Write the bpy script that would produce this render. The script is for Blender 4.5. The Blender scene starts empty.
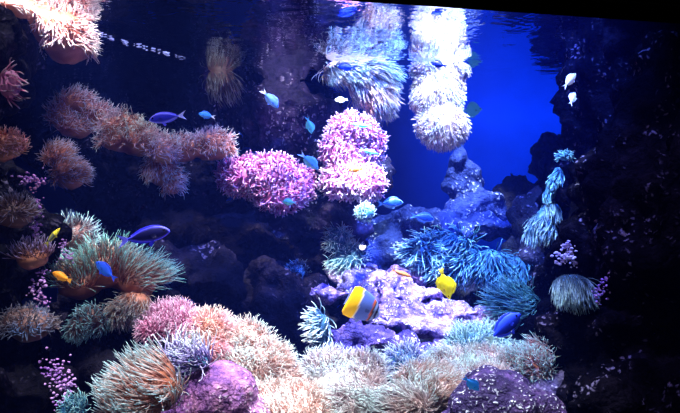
import bpy, bmesh, math, random
import numpy as np
from mathutils import Vector, Matrix, noise

# ------------------------------------------------------------------ basics
F = 680.0
CX, CY = 340.0, 206.5
CZ = 0.75                      # the camera stands this far above the tank floor
SURF_Z = CZ + 0.593
col = bpy.context.scene.collection
rng = np.random.default_rng(11)
random.seed(5)


def P(px, py, d):
    return Vector(((px - CX) / F * d, d, CZ + (CY - py) / F * d))


def tag(o, label=None, cat=None, group=None, kind=None):
    if label: o['label'] = label
    if cat: o['category'] = cat
    if group: o['group'] = group
    if kind: o['kind'] = kind
    return o


def empty(name, loc):
    o = bpy.data.objects.new(name, None)
    o.empty_display_size = 0.03
    o.location = loc
    col.objects.link(o)
    return o


def link(name, me, mat=None, parent=None):
    o = bpy.data.objects.new(name, me)
    col.objects.link(o)
    if mat: me.materials.append(mat)
    if parent: o.parent = parent
    return o


def mesh_from(name, verts, quads, smooth=True):
    """numpy verts (n,3), faces (m,k)"""
    me = bpy.data.meshes.new(name)
    verts = np.asarray(verts, np.float32)
    quads = np.asarray(quads, np.int32)
    m, k = quads.shape
    me.vertices.add(len(verts)); me.vertices.foreach_set('co', verts.ravel())
    me.loops.add(m * k); me.loops.foreach_set('vertex_index', quads.ravel())
    me.polygons.add(m)
    me.polygons.foreach_set('loop_start', np.arange(0, m * k, k, dtype=np.int32))
    me.polygons.foreach_set('use_smooth', np.full(m, smooth))
    me.update(calc_edges=True)
    return me


# ------------------------------------------------------------------ materials
def new_mat(name):
    m = bpy.data.materials.new(name); m.use_nodes = True
    nt = m.node_tree; nt.nodes.clear()
    out = nt.nodes.new('ShaderNodeOutputMaterial')
    return m, nt, out


def N(nt, t, **kw):
    n = nt.nodes.new(t)
    for k, v in kw.items():
        if k in n.inputs: n.inputs[k].default_value = v
        else: setattr(n, k, v)
    return n


def ramp(nt, stops, fac, interp='LINEAR'):
    r = nt.nodes.new('ShaderNodeValToRGB'); cr = r.color_ramp; cr.interpolation = interp
    while len(cr.elements) < len(stops): cr.elements.new(0.5)
    for e, (p, c) in zip(cr.elements, stops):
        e.position = p; e.color = (*c, 1) if len(c) == 3 else c
    nt.links.new(fac, r.inputs[0])
    return r.outputs[0]


def mixc(nt, fac, a, b, mode='MIX'):
    n = nt.nodes.new('ShaderNodeMix'); n.data_type = 'RGBA'; n.blend_type = mode
    for s, v in ((n.inputs[0], fac), (n.inputs[6], a), (n.inputs[7], b)):
        if hasattr(v, 'links'): nt.links.new(v, s)
        elif isinstance(v, (int, float)): s.default_value = v
        else: s.default_value = (*v, 1)
    return n.outputs[2]


_tm = {}


def tent_mat(name, base, mid, tip, alt=None, glow=0.0, rough=0.45):
    """tentacle colour along its length, with per-tentacle variation and patches of a second tint"""
    if name in _tm: return _tm[name]
    m, nt, out = new_mat(name)
    at = N(nt, 'ShaderNodeAttribute', attribute_name='tc')
    sp = N(nt, 'ShaderNodeSeparateColor'); nt.links.new(at.outputs['Color'], sp.inputs[0])
    c = ramp(nt, [(0.0, tuple(x * .45 for x in base)), (0.28, base), (0.6, mid), (0.92, tip)], sp.outputs[0])  # darkened root puts the shade between tentacles into the colour
    if alt:
        tcn = N(nt, 'ShaderNodeTexCoord')
        nz = N(nt, 'ShaderNodeTexNoise', Scale=9.0, Detail=2.0); nt.links.new(tcn.outputs['Object'], nz.inputs['Vector'])
        f = ramp(nt, [(0.42, (0, 0, 0)), (0.62, (1, 1, 1))], nz.outputs[0])
        c = mixc(nt, f, c, mixc(nt, 0.75, c, alt))
    v = ramp(nt, [(0, (.5, .5, .5)), (1, (1.15, 1.15, 1.15))], sp.outputs[1])
    c = mixc(nt, 1.0, c, v, 'MULTIPLY')
    b = N(nt, 'ShaderNodeBsdfPrincipled', Roughness=rough)
    nt.links.new(c, b.inputs['Base Color'])
    b.inputs['Specular IOR Level'].default_value = 0.25
    if glow:
        nt.links.new(c, b.inputs['Emission Color']); b.inputs['Emission Strength'].default_value = glow
    tl = N(nt, 'ShaderNodeBsdfTranslucent'); nt.links.new(c, tl.inputs['Color'])
    mx = N(nt, 'ShaderNodeMixShader', Fac=0.22); nt.links.new(b.outputs[0], mx.inputs[1]); nt.links.new(tl.outputs[0], mx.inputs[2])
    nt.links.new(mx.outputs[0], out.inputs[0])
    _tm[name] = m
    return m


def flesh_mat(name, c1, c2):
    m, nt, out = new_mat(name)
    tcn = N(nt, 'ShaderNodeTexCoord')
    nz = N(nt, 'ShaderNodeTexNoise', Scale=14.0, Detail=4.0); nt.links.new(tcn.outputs['Object'], nz.inputs['Vector'])
    c = ramp(nt, [(0.35, c1), (0.65, c2)], nz.outputs[0])
    b = N(nt, 'ShaderNodeBsdfPrincipled', Roughness=0.55); nt.links.new(c, b.inputs['Base Color'])
    bp = N(nt, 'ShaderNodeBump', Strength=0.4, Distance=0.01); nt.links.new(nz.outputs[0], bp.inputs['Height'])
    nt.links.new(bp.outputs[0], b.inputs['Normal'])
    nt.links.new(b.outputs[0], out.inputs[0])
    return m


def rock_mat(name, dark, mid, light, speck, amount=0.5, scale=1.0, sheen=0.5):
    """patchy rock: dark patches that also paint crevice shade, coralline crust patches and pale specks"""
    m, nt, out = new_mat(name)
    tcn = N(nt, 'ShaderNodeTexCoord'); ob = tcn.outputs['Object']
    n1 = N(nt, 'ShaderNodeTexNoise', Scale=5.5 * scale, Detail=7.0, Roughness=0.68, Distortion=0.6); nt.links.new(ob, n1.inputs['Vector'])
    n2 = N(nt, 'ShaderNodeTexNoise', Scale=22.0 * scale, Detail=5.0, Roughness=0.7); nt.links.new(ob, n2.inputs['Vector'])
    v1 = N(nt, 'ShaderNodeTexVoronoi', Scale=44.0 * scale, Randomness=1.0)
    wn = N(nt, 'ShaderNodeTexNoise', Scale=30.0 * scale, Detail=3.0); nt.links.new(ob, wn.inputs['Vector'])
    wv = N(nt, 'ShaderNodeVectorMath', operation='SCALE'); nt.links.new(wn.outputs['Color'], wv.inputs[0]); wv.inputs['Scale'].default_value = 0.055 / scale
    wa = N(nt, 'ShaderNodeVectorMath', operation='ADD'); nt.links.new(ob, wa.inputs[0]); nt.links.new(wv.outputs[0], wa.inputs[1])
    nt.links.new(wa.outputs[0], v1.inputs['Vector'])
    n3 = N(nt, 'ShaderNodeTexNoise', Scale=7.0 * scale, Detail=3.0); nt.links.new(ob, n3.inputs['Vector'])
    c = ramp(nt, [(0.34, dark), (0.5, mid), (0.66, light)], n1.outputs[0])
    c = mixc(nt, ramp(nt, [(0.4, (0, 0, 0)), (0.62, (.8, .8, .8))], n2.outputs[0]), c, dark)  # dark tone serves rock patches and painted crevice shade
    dot = ramp(nt, [(0.16, (1, 1, 1)), (0.34, (0, 0, 0))], v1.outputs['Distance'])
    reg = ramp(nt, [(0.62 - 0.3 * amount, (0, 0, 0)), (0.78 - 0.3 * amount, (1, 1, 1))], n3.outputs[0])
    fac = mixc(nt, 1.0, dot, reg, 'MULTIPLY')
    c = mixc(nt, fac, c, speck)
    b = N(nt, 'ShaderNodeBsdfPrincipled', Roughness=0.6)
    b.inputs['Specular IOR Level'].default_value = 0.3 * sheen
    nt.links.new(c, b.inputs['Base Color'])
    h = mixc(nt, 0.5, n2.outputs[0], n1.outputs[0])
    bp = N(nt, 'ShaderNodeBump', Strength=0.9, Distance=0.03); nt.links.new(h, bp.inputs['Height'])
    bp2 = N(nt, 'ShaderNodeBump', Strength=0.6, Distance=0.012, invert=True); nt.links.new(v1.outputs['Distance'], bp2.inputs['Height'])
    nt.links.new(bp.outputs[0], bp2.inputs['Normal']); nt.links.new(bp2.outputs[0], b.inputs['Normal'])
    nt.links.new(b.outputs[0], out.inputs[0])
    return m


def vcol_mat(name, rough=0.45, spec=0.2):
    m, nt, out = new_mat(name)
    at = N(nt, 'ShaderNodeAttribute', attribute_name='fc')
    tcn = N(nt, 'ShaderNodeTexCoord')
    v = N(nt, 'ShaderNodeTexVoronoi', Scale=420.0); nt.links.new(tcn.outputs['Object'], v.inputs['Vector'])
    b = N(nt, 'ShaderNodeBsdfPrincipled', Roughness=rough); nt.links.new(at.outputs['Color'], b.inputs['Base Color'])
    b.inputs['Specular IOR Level'].default_value = spec
    nt.links.new(at.outputs['Color'], b.inputs['Emission Color']); b.inputs['Emission Strength'].default_value = .22   # added glow lifts the sides the overhead lamps miss
    bp = N(nt, 'ShaderNodeBump', Strength=0.15, Distance=0.001); nt.links.new(v.outputs['Distance'], bp.inputs['Height'])
    nt.links.new(bp.outputs[0], b.inputs['Normal'])
    nt.links.new(b.outputs[0], out.inputs[0])
    return m


def plain_mat(name, c, rough=0.5, spec=0.5):
    m, nt, out = new_mat(name)
    b = N(nt, 'ShaderNodeBsdfPrincipled', Roughness=rough); b.inputs['Base Color'].default_value = (*c, 1)
    b.inputs['Specular IOR Level'].default_value = spec
    nt.links.new(b.outputs[0], out.inputs[0])
    return m


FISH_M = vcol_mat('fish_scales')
EYE_M = plain_mat('fish_eye_dark', (0.005, 0.005, 0.01), 0.1)


# ------------------------------------------------------------------ rocks
def ellipsoid_bm(bm, c, r, sub=3):
    ret = bmesh.ops.create_icosphere(bm, subdivisions=sub, radius=1.0)
    for v in ret['verts']:
        v.co = Vector((v.co.x * r[0], v.co.y * r[1], v.co.z * r[2])) + c


_tex = {}


def tex(kind, size, **kw):
    k = (kind, size)
    if k in _tex: return _tex[k]
    t = bpy.data.textures.new('%s_%s' % (kind.lower(), size), kind); t.noise_scale = size
    if kind == 'CLOUDS': t.noise_depth = 4
    for a, b in kw.items(): setattr(t, a, b)
    _tex[k] = t
    return t


def hull_mesh(blobs, origin, pts=16):
    """broken angular lumps instead of round ones"""
    bm = bmesh.new(); R_ = random.Random(int(abs(blobs[0][0] * 7 + blobs[0][1] * 3)) + len(blobs))
    for (px, py, d, rx, ry, rd) in blobs:
        c = P(px, py, d) - origin; vs = []
        for i in range(pts):
            u = Vector((R_.gauss(0, 1), R_.gauss(0, 1), R_.gauss(0, 1))).normalized() * R_.uniform(.95, 1.15)
            vs.append(bm.verts.new(Vector((u.x * rx * d / F, u.y * rd, u.z * ry * d / F)) + c))
        r = bmesh.ops.convex_hull(bm, input=vs)
        junk = [v for v in vs if v.is_valid and not v.link_faces]
        if junk: bmesh.ops.delete(bm, geom=junk, context='VERTS')
    bmesh.ops.recalc_face_normals(bm, faces=bm.faces)
    me = bpy.data.meshes.new('hull'); bm.to_mesh(me); bm.free()
    return me


def blob_mesh(blobs, origin):
    """blobs: (px, py, d, rx_px, ry_px, depth_radius_m)"""
    bm = bmesh.new()
    for (px, py, d, rx, ry, rd) in blobs:
        ellipsoid_bm(bm, P(px, py, d) - origin, (rx * d / F, rd, ry * d / F))
    me = bpy.data.meshes.new('blob'); bm.to_mesh(me); bm.free()
    me.polygons.foreach_set('use_smooth', np.ones(len(me.polygons), bool))
    return me


def rock(name, label, blobs, mat, vox=0.02, big=0.10, small=0.035, cat='rock', bigsize=0.25, group=None, hull=True, pts=16):
    c = sum((P(b[0], b[1], b[2]) for b in blobs), Vector()) / len(blobs)
    me = hull_mesh(blobs, c, pts) if hull else blob_mesh(blobs, c)
    o = link(name, me, mat); o.location = c
    m = o.modifiers.new('union', 'REMESH'); m.mode = 'VOXEL'; m.voxel_size = vox; m.use_smooth_shade = True
    if big:
        m = o.modifiers.new('lumps', 'DISPLACE'); m.texture = tex('CLOUDS', bigsize); m.strength = big * 2; m.mid_level = 0.5; m.texture_coords = 'GLOBAL'
    if small:
        m = o.modifiers.new('chips', 'DISPLACE'); m.texture = tex('VORONOI', 0.09, distance_metric='DISTANCE'); m.strength = -small * 2; m.mid_level = 0.4; m.texture_coords = 'GLOBAL'
        m = o.modifiers.new('grit', 'DISPLACE'); m.texture = tex('CLOUDS', 0.04); m.strength = small; m.mid_level = 0.5; m.texture_coords = 'GLOBAL'
    tag(o, label, cat, group)
    return o


# ------------------------------------------------------------------ anemones
def fib(n, jit):
    i = np.arange(n) + 0.5
    ph = np.arccos(1 - 2 * i / n); th = math.pi * (1 + 5 ** .5) * i
    u = np.stack([np.cos(th) * np.sin(ph), np.sin(th) * np.sin(ph), np.cos(ph)], 1)
    u += rng.normal(0, jit, u.shape)
    return u / np.linalg.norm(u, axis=1, keepdims=True)


def nrm(v):
    return v / np.maximum(np.linalg.norm(v, axis=-1, keepdims=True), 1e-9)


def tubes(p0, d0, L, R, flow, bend, wig, segs, sides, curl=0.0, tipr=0.55, bulb=False):
    """grow tapering tentacles; returns verts (n, segs+1, sides, 3)"""
    n = len(p0)
    P_ = [p0]; d = nrm(d0); p = p0.copy()
    w = rng.normal(0, 1, (n, 3))
    ax = nrm(rng.normal(0, 1, (n, 3)))
    dirs = [d]
    for k in range(segs):
        w = 0.6 * w + 0.8 * rng.normal(0, 1, (n, 3))
        d = nrm(d + bend * flow / segs * 2 + wig * w / segs * 2 + curl * np.cross(ax, d) / segs * 2)
        p = p + d * (L / segs)[:, None]
        P_.append(p); dirs.append(d)
    P_ = np.stack(P_, 1); D = np.stack(dirs, 1)
    ref = nrm(rng.normal(0, 1, (n, 1, 3)))
    a = nrm(np.cross(D, ref)); b = np.cross(D, a)
    t = np.linspace(0, 1, segs + 1)
    prof = (1 - (1 - tipr) * t)
    if bulb: prof = prof * (1 + 0.5 * np.exp(-((t - 0.85) / 0.12) ** 2))
    prof[-1] *= 0.55
    rr = R[:, None] * prof[None]
    th = np.arange(sides) / sides * 2 * math.pi
    V = P_[:, :, None] + rr[:, :, None, None] * (np.cos(th)[None, None, :, None] * a[:, :, None] + np.sin(th)[None, None, :, None] * b[:, :, None])
    return V, t


def tube_faces(n, segs, sides):
    k = np.arange(segs)[:, None]; s = np.arange(sides)[None]
    q = np.stack([k * sides + s, k * sides + (s + 1) % sides, (k + 1) * sides + (s + 1) % sides, (k + 1) * sides + s], -1).reshape(-1, 4)
    # closed tip (fan of quads folded onto the last ring)
    off = (np.arange(n) * (segs + 1) * sides)[:, None, None]
    q = q[None] + off
    tip = []
    if sides == 4:
        tip = np.array([[segs * 4, segs * 4 + 1, segs * 4 + 2, segs * 4 + 3]])[None] + off
        q = np.concatenate([q, tip], 1)
    return q.reshape(-1, 4)


def add_tc(me, n, t, sides, rnd):
    at = me.attributes.new('tc', 'FLOAT_COLOR', 'POINT')
    segs1 = len(t)
    c = np.ones((n, segs1, sides, 4), np.float32)
    c[..., 0] = t[None, :, None]; c[..., 1] = rnd[:, None, None]
    at.data.foreach_set('color', c.ravel())


TOTAL = [0]
FINE_N, FINE_R = 2.0, 0.58


def anemone(name, label, blobs, n, L, R, mat, body, flow=(0, 0, 0), bend=0.5, wig=0.35, out=0.65, segs=6, sides=4, curl=0.0,
            back=-0.35, low=-1.1, jit=0.05, individual=False, cat='anemone', group=None, bulb=False, skip=None, rnd_dir=0.25, tipr=0.55, bodyscale=1.0, fine=1.0, column_name='body'):
    """a clump: fleshy column built from swelling lobes and a coat of tentacles"""
    if not individual:
        n = int(n * FINE_N * fine); R = R * FINE_R / fine ** 0.4
    C = [np.array(P(b[0], b[1], b[2])) for b in blobs]
    Rr = [np.array((b[3] * b[2] / F, b[5], b[4] * b[2] / F)) for b in blobs]
    base = np.mean(C, 0); zmin = min(c[2] - r[2] for c, r in zip(C, Rr))
    o0 = Vector((base[0], base[1], zmin))
    root = empty(name, o0); tag(root, label, cat, group)
    me = blob_mesh([(b[0], b[1], b[2], b[3] * bodyscale, b[4] * bodyscale, b[5] * bodyscale) for b in blobs], o0)
    bo = link(column_name, me, body, root)
    if len(blobs) > 1:
        m = bo.modifiers.new('union', 'REMESH'); m.mode = 'VOXEL'; m.voxel_size = 0.012; m.use_smooth_shade = True
        m = bo.modifiers.new('soft', 'SMOOTH'); m.iterations = 4; m.factor = 0.6
    m = bo.modifiers.new('lumps', 'DISPLACE'); m.texture = tex('CLOUDS', 0.04); m.strength = 0.02; m.texture_coords = 'GLOBAL'
    area = np.array([(r[0] * r[2] + r[0] * r[1] + r[1] * r[2]) for r in Rr])
    share = area / area.sum()
    ps, ns, fl = [], [], []
    for i, (c, r) in enumerate(zip(C, Rr)):
        cnt = max(6, int(n * share[i]))
        u = fib(cnt, jit)
        p = c + u * r; nn = nrm(u / r)
        keep = np.ones(cnt, bool)
        view = nrm(np.array((0, 0, CZ)) - p)
        keep &= (nn * view).sum(1) > back
        keep &= nn[:, 2] > low
        for j, (c2, r2) in enumerate(zip(C, Rr)):
            if j != i: keep &= (((p - c2) / r2) ** 2).sum(1) > 0.8
        if skip is not None: keep &= ~skip(p, nn)
        f = blobs[i][6] if len(blobs[i]) > 6 else flow
        ps.append(p[keep]); ns.append(nn[keep]); fl.append(np.tile(np.array(f, float), (keep.sum(), 1)))
    p = np.concatenate(ps); nn = np.concatenate(ns); f = np.concatenate(fl)
    m_ = len(p)
    # neighbouring tentacles lean the same way: a smooth field of sway
    sway = np.array([(noise.noise_vector(Vector(q) * 11.0) + .6 * noise.noise_vector(Vector(q) * 31.0))[:] for q in p]) if m_ else np.zeros((0, 3))
    d0 = nn * out + f * 0.5 + sway * 0.75 + rng.normal(0, rnd_dir, p.shape)
    LL = L * rng.uniform(0.7, 1.2, m_); RR = R * rng.uniform(0.8, 1.2, m_)
    V, t = tubes(p - nn * 0.004, d0, LL, RR, f + sway * 0.9, bend, wig * 1.25, segs, sides, curl, tipr, bulb)
    V = V - np.array(o0)
    keepz = V[..., 2].max((1, 2)) + o0.z < SURF_Z - 0.002
    V = V[keepz]; m_ = len(V)
    rnd = rng.uniform(0, 1, m_)
    TOTAL[0] += m_
    if individual:
        fc = tube_faces(1, segs, sides)
        order = np.argsort(V[..., 1].mean((1, 2)))          # the nearest hundred are parts of their own
        for i in order[:100]:
            me = mesh_from('tentacle', V[i].reshape(-1, 3), fc); add_tc(me, 1, t, sides, rnd[i:i + 1])
            link('tentacle', me, mat, root)
        V = V[order[100:]]; rnd = rnd[order[100:]]; m_ = len(V)
    if m_:
        me = mesh_from('tentacles', V.reshape(-1, 3), tube_faces(m_, segs, sides)); add_tc(me, m_, t, sides, rnd)
        to = link('tentacles', me, mat, root); to['kind'] = 'stuff'
    return root


# ------------------------------------------------------------------ fish
def loft(rings, n_around):
    """rings: list of (x, ztop, zbot, halfwidth)"""
    V = []
    for (x, zt, zb, w) in rings:
        zc = (zt + zb) / 2; hz = (zt - zb) / 2
        for k in range(n_around):
            a = 2 * math.pi * k / n_around
            ca, sa = math.cos(a), math.sin(a)
            V.append((x, w * math.copysign(abs(sa) ** 1.0, sa) * (0.55 + 0.45 * abs(sa)), zc + hz * ca))
    V = np.array(V); m = len(rings)
    q = []
    for i in range(m - 1):
        for k in range(n_around):
            k2 = (k + 1) % n_around
            q.append((i * n_around + k, i * n_around + k2, (i + 1) * n_around + k2, (i + 1) * n_around + k))
    return V, np.array(q)


def interp(tab, x):
    xs = [a for a, b in tab]; ys = [b for a, b in tab]
    return np.interp(x, xs, ys)


def smooth_tab(tab):
    """a dense, rounded version of a profile table"""
    xs = np.linspace(0, 1, 61); ys = np.interp(xs, [a for a, b in tab], [b for a, b in tab])
    k = np.ones(5) / 5
    for _ in range(2):
        yp = np.pad(ys, 2, mode='edge'); ys2 = np.convolve(yp, k, 'valid'); ys2[0] = ys[0]; ys2[-1] = ys[-1]; ys = ys2
    return list(zip(xs, ys))


def color_attr(me, fn):
    at = me.attributes.new('fc', 'FLOAT_COLOR', 'POINT')
    n = len(me.vertices); co = np.empty(n * 3, np.float32); me.vertices.foreach_get('co', co); co = co.reshape(-1, 3)
    c = np.ones((n, 4), np.float32)
    for i in range(n): c[i, :3] = fn(*co[i])
    at.data.foreach_set('color', c.ravel())


def fin_mesh(outline_a, outline_b, thick, y=0.0, cols=10, rows=4):
    """a thin fin between two polylines a (on the body) and b (free edge), scalloped rays"""
    A = np.array(outline_a, float); B = np.array(outline_b, float)
    def res(Q):
        s = np.linspace(0, 1, len(Q)); u = np.linspace(0, 1, cols)
        return np.stack([np.interp(u, s, Q[:, k]) for k in range(Q.shape[1])], 1)
    A = res(A); B = res(B); V = []
    for side in (1, -1):
        for r in range(rows):
            t = r / (rows - 1)
            for c in range(cols):
                p = A[c] * (1 - t) + B[c] * t
                th = thick * (1 - 0.8 * t) * (1.0 if c % 2 else 0.55)
                V.append((p[0], y + (p[2] if len(p) > 2 else 0) + side * th, p[1]))
    V = np.array(V); q = []
    n1 = rows * cols
    for r in range(rows - 1):
        for c in range(cols - 1):
            a = r * cols + c
            q.append((a, a + 1, a + cols + 1, a + cols)); q.append((n1 + a + cols, n1 + a + cols + 1, n1 + a + 1, n1 + a))
    for c in range(cols - 1):
        a = (rows - 1) * cols + c; q.append((a, a + 1, n1 + a + 1, n1 + a))
        q.append((c + 1, c, n1 + c, n1 + c + 1))
    for r in range(rows - 1):
        a = r * cols; q.append((a + cols, a, n1 + a, n1 + a + cols)); a += cols - 1; q.append((a, a + cols, n1 + a + cols, n1 + a))
    return mesh_from('fin', V, np.array(q))


# body outlines: x from 0 (tail root) to 1 (snout), heights as a share of body length
SHAPES = {
    'damsel': dict(top=[(0, .055), (.15, .10), (.4, .21), (.62, .24), (.82, .17), (.94, .08), (1, .0)],
                   bot=[(0, -.055), (.15, -.10), (.4, -.19), (.62, -.20), (.82, -.15), (.94, -.07), (1, -.02)], w=.10, fork=.6, tail=.34, dorsal=.09),
    'tang': dict(top=[(0, .03), (.1, .06), (.35, .20), (.6, .24), (.8, .20), (.92, .11), (1, .01)],
                 bot=[(0, -.03), (.1, -.06), (.35, -.19), (.6, -.22), (.8, -.17), (.92, -.10), (1, -.03)], w=.075, fork=.35, tail=.26, dorsal=.07),
    'disc': dict(top=[(0, .06), (.1, .16), (.3, .38), (.5, .42), (.72, .30), (.88, .12), (1, .015)],
                 bot=[(0, -.06), (.1, -.16), (.3, -.36), (.5, -.38), (.72, -.27), (.88, -.10), (1, -.03)], w=.085, fork=.15, tail=.24, dorsal=.11),
    'slender_tang': dict(top=[(0, .03), (.1, .05), (.35, .15), (.6, .185), (.8, .16), (.93, .09), (1, .01)],
                 bot=[(0, -.03), (.1, -.05), (.35, -.14), (.6, -.17), (.8, -.135), (.93, -.08), (1, -.03)], w=.075, fork=.5, tail=.26, dorsal=.035),
    'square': dict(top=[(0, .38), (.06, .44), (.35, .43), (.6, .38), (.8, .28), (.93, .15), (1, .03)],
                   bot=[(0, -.38), (.06, -.44), (.35, -.42), (.6, -.37), (.8, -.28), (.93, -.17), (1, -.07)], w=.10, fork=0, tail=.05, dorsal=.02),
    'slim': dict(top=[(0, .035), (.3, .09), (.6, .115), (.85, .085), (1, .0)],
                 bot=[(0, -.035), (.3, -.085), (.6, -.11), (.85, -.08), (1, -.015)], w=.07, fork=.4, tail=.24, dorsal=.05),
    'clown': dict(top=[(0, .07), (.2, .13), (.5, .20), (.75, .19), (.92, .10), (1, .02)],
                  bot=[(0, -.07), (.2, -.12), (.5, -.19), (.75, -.18), (.92, -.09), (1, -.03)], w=.11, fork=.05, tail=.24, dorsal=.08),
}


def fish(name, label, px, py, d, len_px, ang, shape, cfun, fincol, tailcol=None, yaw=0.0, flip=False, roll=0.0, eye=True, cat='fish', group=None, eyering=None):
    """len_px: whole length (with tail) in the photograph; ang: heading in the picture, degrees, 0 right, 90 up"""
    S = SHAPES[shape]
    Ltot = len_px * d / F / max(0.3, math.cos(math.radians(yaw)))
    L = Ltot / (1 + S['tail'] * 0.8)
    top = smooth_tab(S['top']); bot = smooth_tab(S['bot'])
    rings = []
    xs = np.concatenate([np.linspace(0, .85, 26), np.linspace(.88, 1, 9)])
    for x in xs:
        zt, zb = interp(top, x), interp(bot, x)
        if x == 1: zt, zb = zt * 0.3 + zb * .7 + .004, zb
        hw = S['w'] * math.sin(math.pi * min(1, (0.06 + 0.86 * x)) ** 0.9) ** 0.75 if x < 1 else .008
        hw = max(hw, .012) if x < 1 else .006
        rings.append(((x - .5) * L, zt * L, zb * L, hw * L))
    V, q = loft(rings, 20)
    # close both ends with their own centre points
    n0 = len(V); V = np.vstack([V, [[(-.5) * L - .004 * L, 0, 0]], [[.5 * L + .003 * L, 0, (rings[-1][1] + rings[-1][2]) / 2]]])
    me = bpy.data.meshes.new('body')
    fs = [tuple(f) for f in q]
    for k in range(20):
        fs.append(((k + 1) % 20, k, n0)); b = (len(rings) - 1) * 20; fs.append((b + k, b + (k + 1) % 20, n0 + 1))
    me.from_pydata([tuple(v) for v in V], [], fs); me.polygons.foreach_set('use_smooth', np.ones(len(fs), bool))
    color_attr(me, lambda x, y, z: cfun(x / L + .5, z / L))
    loc = P(px, py, d)
    root = empty(name, loc); tag(root, label, cat, group)
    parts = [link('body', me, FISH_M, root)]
    tc = tailcol or fincol
    fn = fincol if callable(fincol) else (lambda x, z: fincol)
    tn = tc if callable(tc) else (lambda x, z: tc)
    def part(nm, me, fn=fn):
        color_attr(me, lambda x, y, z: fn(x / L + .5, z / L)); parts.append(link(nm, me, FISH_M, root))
    # tail
    T = S['tail'] * L; h0 = S['top'][0][1] * L; th = max(.13, min(.2, h0 / L * 2.2)) * L * (1.25 if S['fork'] > .3 else 1.0)
    x0 = -.5 * L
    fk = S['fork']
    zs = np.linspace(1, -1, 9)
    h0 = min(h0, .08 * L)
    a = [(x0 + .02 * L, h0 * .9 * z) for z in zs]
    b = [(x0 - T * (1 - fk * (1 - abs(z)) ** 0.8) if True else 0, th * z) for z in zs]
    part('tail_fin', fin_mesh(a, b, .012 * L, cols=13), tn)
    # dorsal, anal
    dh = S['dorsal']
    xa = np.linspace(.12, .78, 12)
    a = [((x - .5) * L, (interp(top, x) - .02) * L) for x in xa]
    b = [((x - .5 - .05 * (1 - k / 11)) * L, (interp(top, x) + dh * math.sin(math.pi * (0.12 + .8 * (1 - k / 11))) ** .7) * L) for k, x in enumerate(xa)]
    part('dorsal_fin', fin_mesh(a, b, .012 * L, cols=15))
    xa = np.linspace(.10, .48, 9)
    a = [((x - .5) * L, (interp(bot, x) + .02) * L) for x in xa]
    b = [((x - .5 - .05 * (1 - k / 8)) * L, (interp(bot, x) - dh * math.sin(math.pi * (0.1 + .8 * (1 - k / 8))) ** .7) * L) for k, x in enumerate(xa)]
    part('anal_fin', fin_mesh(a, b, .012 * L, cols=11))
    for s in (1, -1):
        wy = S['w'] * L
        a = [((.68 - .5) * L, .01 * L, s * wy * .8), ((.68 - .5) * L, -.07 * L, s * wy * .8)]
        b = [((.53 - .5) * L, .0 * L, s * wy * 1.25), ((.52 - .5) * L, -.045 * L, s * wy * 1.25), ((.57 - .5) * L, -.10 * L, s * wy * 1.15)]
        part('pectoral_fin', fin_mesh(a, b, .006 * L, cols=7), lambda x, z: tuple(.6 * q for q in cfun(.6, 0)))
        a = [((.60 - .5) * L, (interp(bot, .6) + .02) * L, s * .02 * L), ((.52 - .5) * L, (interp(bot, .52) + .02) * L, s * .02 * L)]
        b = [((.50 - .5) * L, (interp(bot, .6) - .11) * L, s * .035 * L), ((.45 - .5) * L, (interp(bot, .52) - .06) * L, s * .03 * L)]
        part('pelvic_fin', fin_mesh(a, b, .006 * L, cols=7))
    for s in (1, -1):
        xe = .87 if shape != 'disc' else .86
        bm = bmesh.new(); bmesh.ops.create_uvsphere(bm, u_segments=12, v_segments=8, radius=.035 * L)
        zt, zb = interp(top, xe), interp(bot, xe)
        hw = S['w'] * math.sin(math.pi * min(1, (0.06 + 0.86 * xe)) ** 0.9) ** 0.75
        for v in bm.verts: v.co.y *= .45; v.co += Vector(((xe - .5) * L, s * hw * L * .86, (zt * .62 + zb * .38) * L))
        e = bpy.data.meshes.new('eye'); bm.to_mesh(e); bm.free(); e.polygons.foreach_set('use_smooth', np.ones(len(e.polygons), bool))
        parts.append(link('eye', e, EYE_M, root))
    a_, y_ = math.radians(ang), math.radians(yaw)
    h = Vector((math.cos(a_) * math.cos(y_), math.sin(y_), math.sin(a_) * math.cos(y_)))
    up = Vector((-math.sin(a_), 0, math.cos(a_)))
    if flip or (up.z < -1e-3): up = -up
    up = (up - h * up.dot(h)).normalized()
    side = up.cross(h)
    R = Matrix((h, side, up)).transposed() @ Matrix.Rotation(math.radians(roll), 3, 'X')
    root.rotation_euler = R.to_euler()
    return root

# ------------------------------------------------------------------ the tank
WATER_D = 0.038
def box(name, x0, x1, y0, y1, z0, z1, mat, rot=None, kind='structure', bevel=0.0):
    bm = bmesh.new(); bmesh.ops.create_cube(bm, size=1.0)
    for v in bm.verts: v.co = Vector((v.co.x * (x1 - x0), v.co.y * (y1 - y0), v.co.z * (z1 - z0)))
    if bevel: bmesh.ops.bevel(bm, geom=bm.edges[:], offset=bevel, segments=2, affect='EDGES')
    me = bpy.data.meshes.new(name); bm.to_mesh(me); bm.free()
    o = link(name, me, mat); o.location = ((x0 + x1) / 2, (y0 + y1) / 2, (z0 + z1) / 2)
    if rot: o.rotation_euler = rot
    o['kind'] = kind
    return o


def wall_mat(name, c1, c2):
    m, nt, out = new_mat(name)
    tcn = N(nt, 'ShaderNodeTexCoord')
    nz = N(nt, 'ShaderNodeTexNoise', Scale=3.0, Detail=6.0, Roughness=.6); nt.links.new(tcn.outputs['Object'], nz.inputs['Vector'])
    c = ramp(nt, [(0.3, c1), (0.7, c2)], nz.outputs[0])
    b = N(nt, 'ShaderNodeBsdfPrincipled', Roughness=.8); nt.links.new(c, b.inputs['Base Color']); b.inputs['Specular IOR Level'].default_value = .1
    nt.links.new(b.outputs[0], out.inputs[0])
    return m


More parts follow.
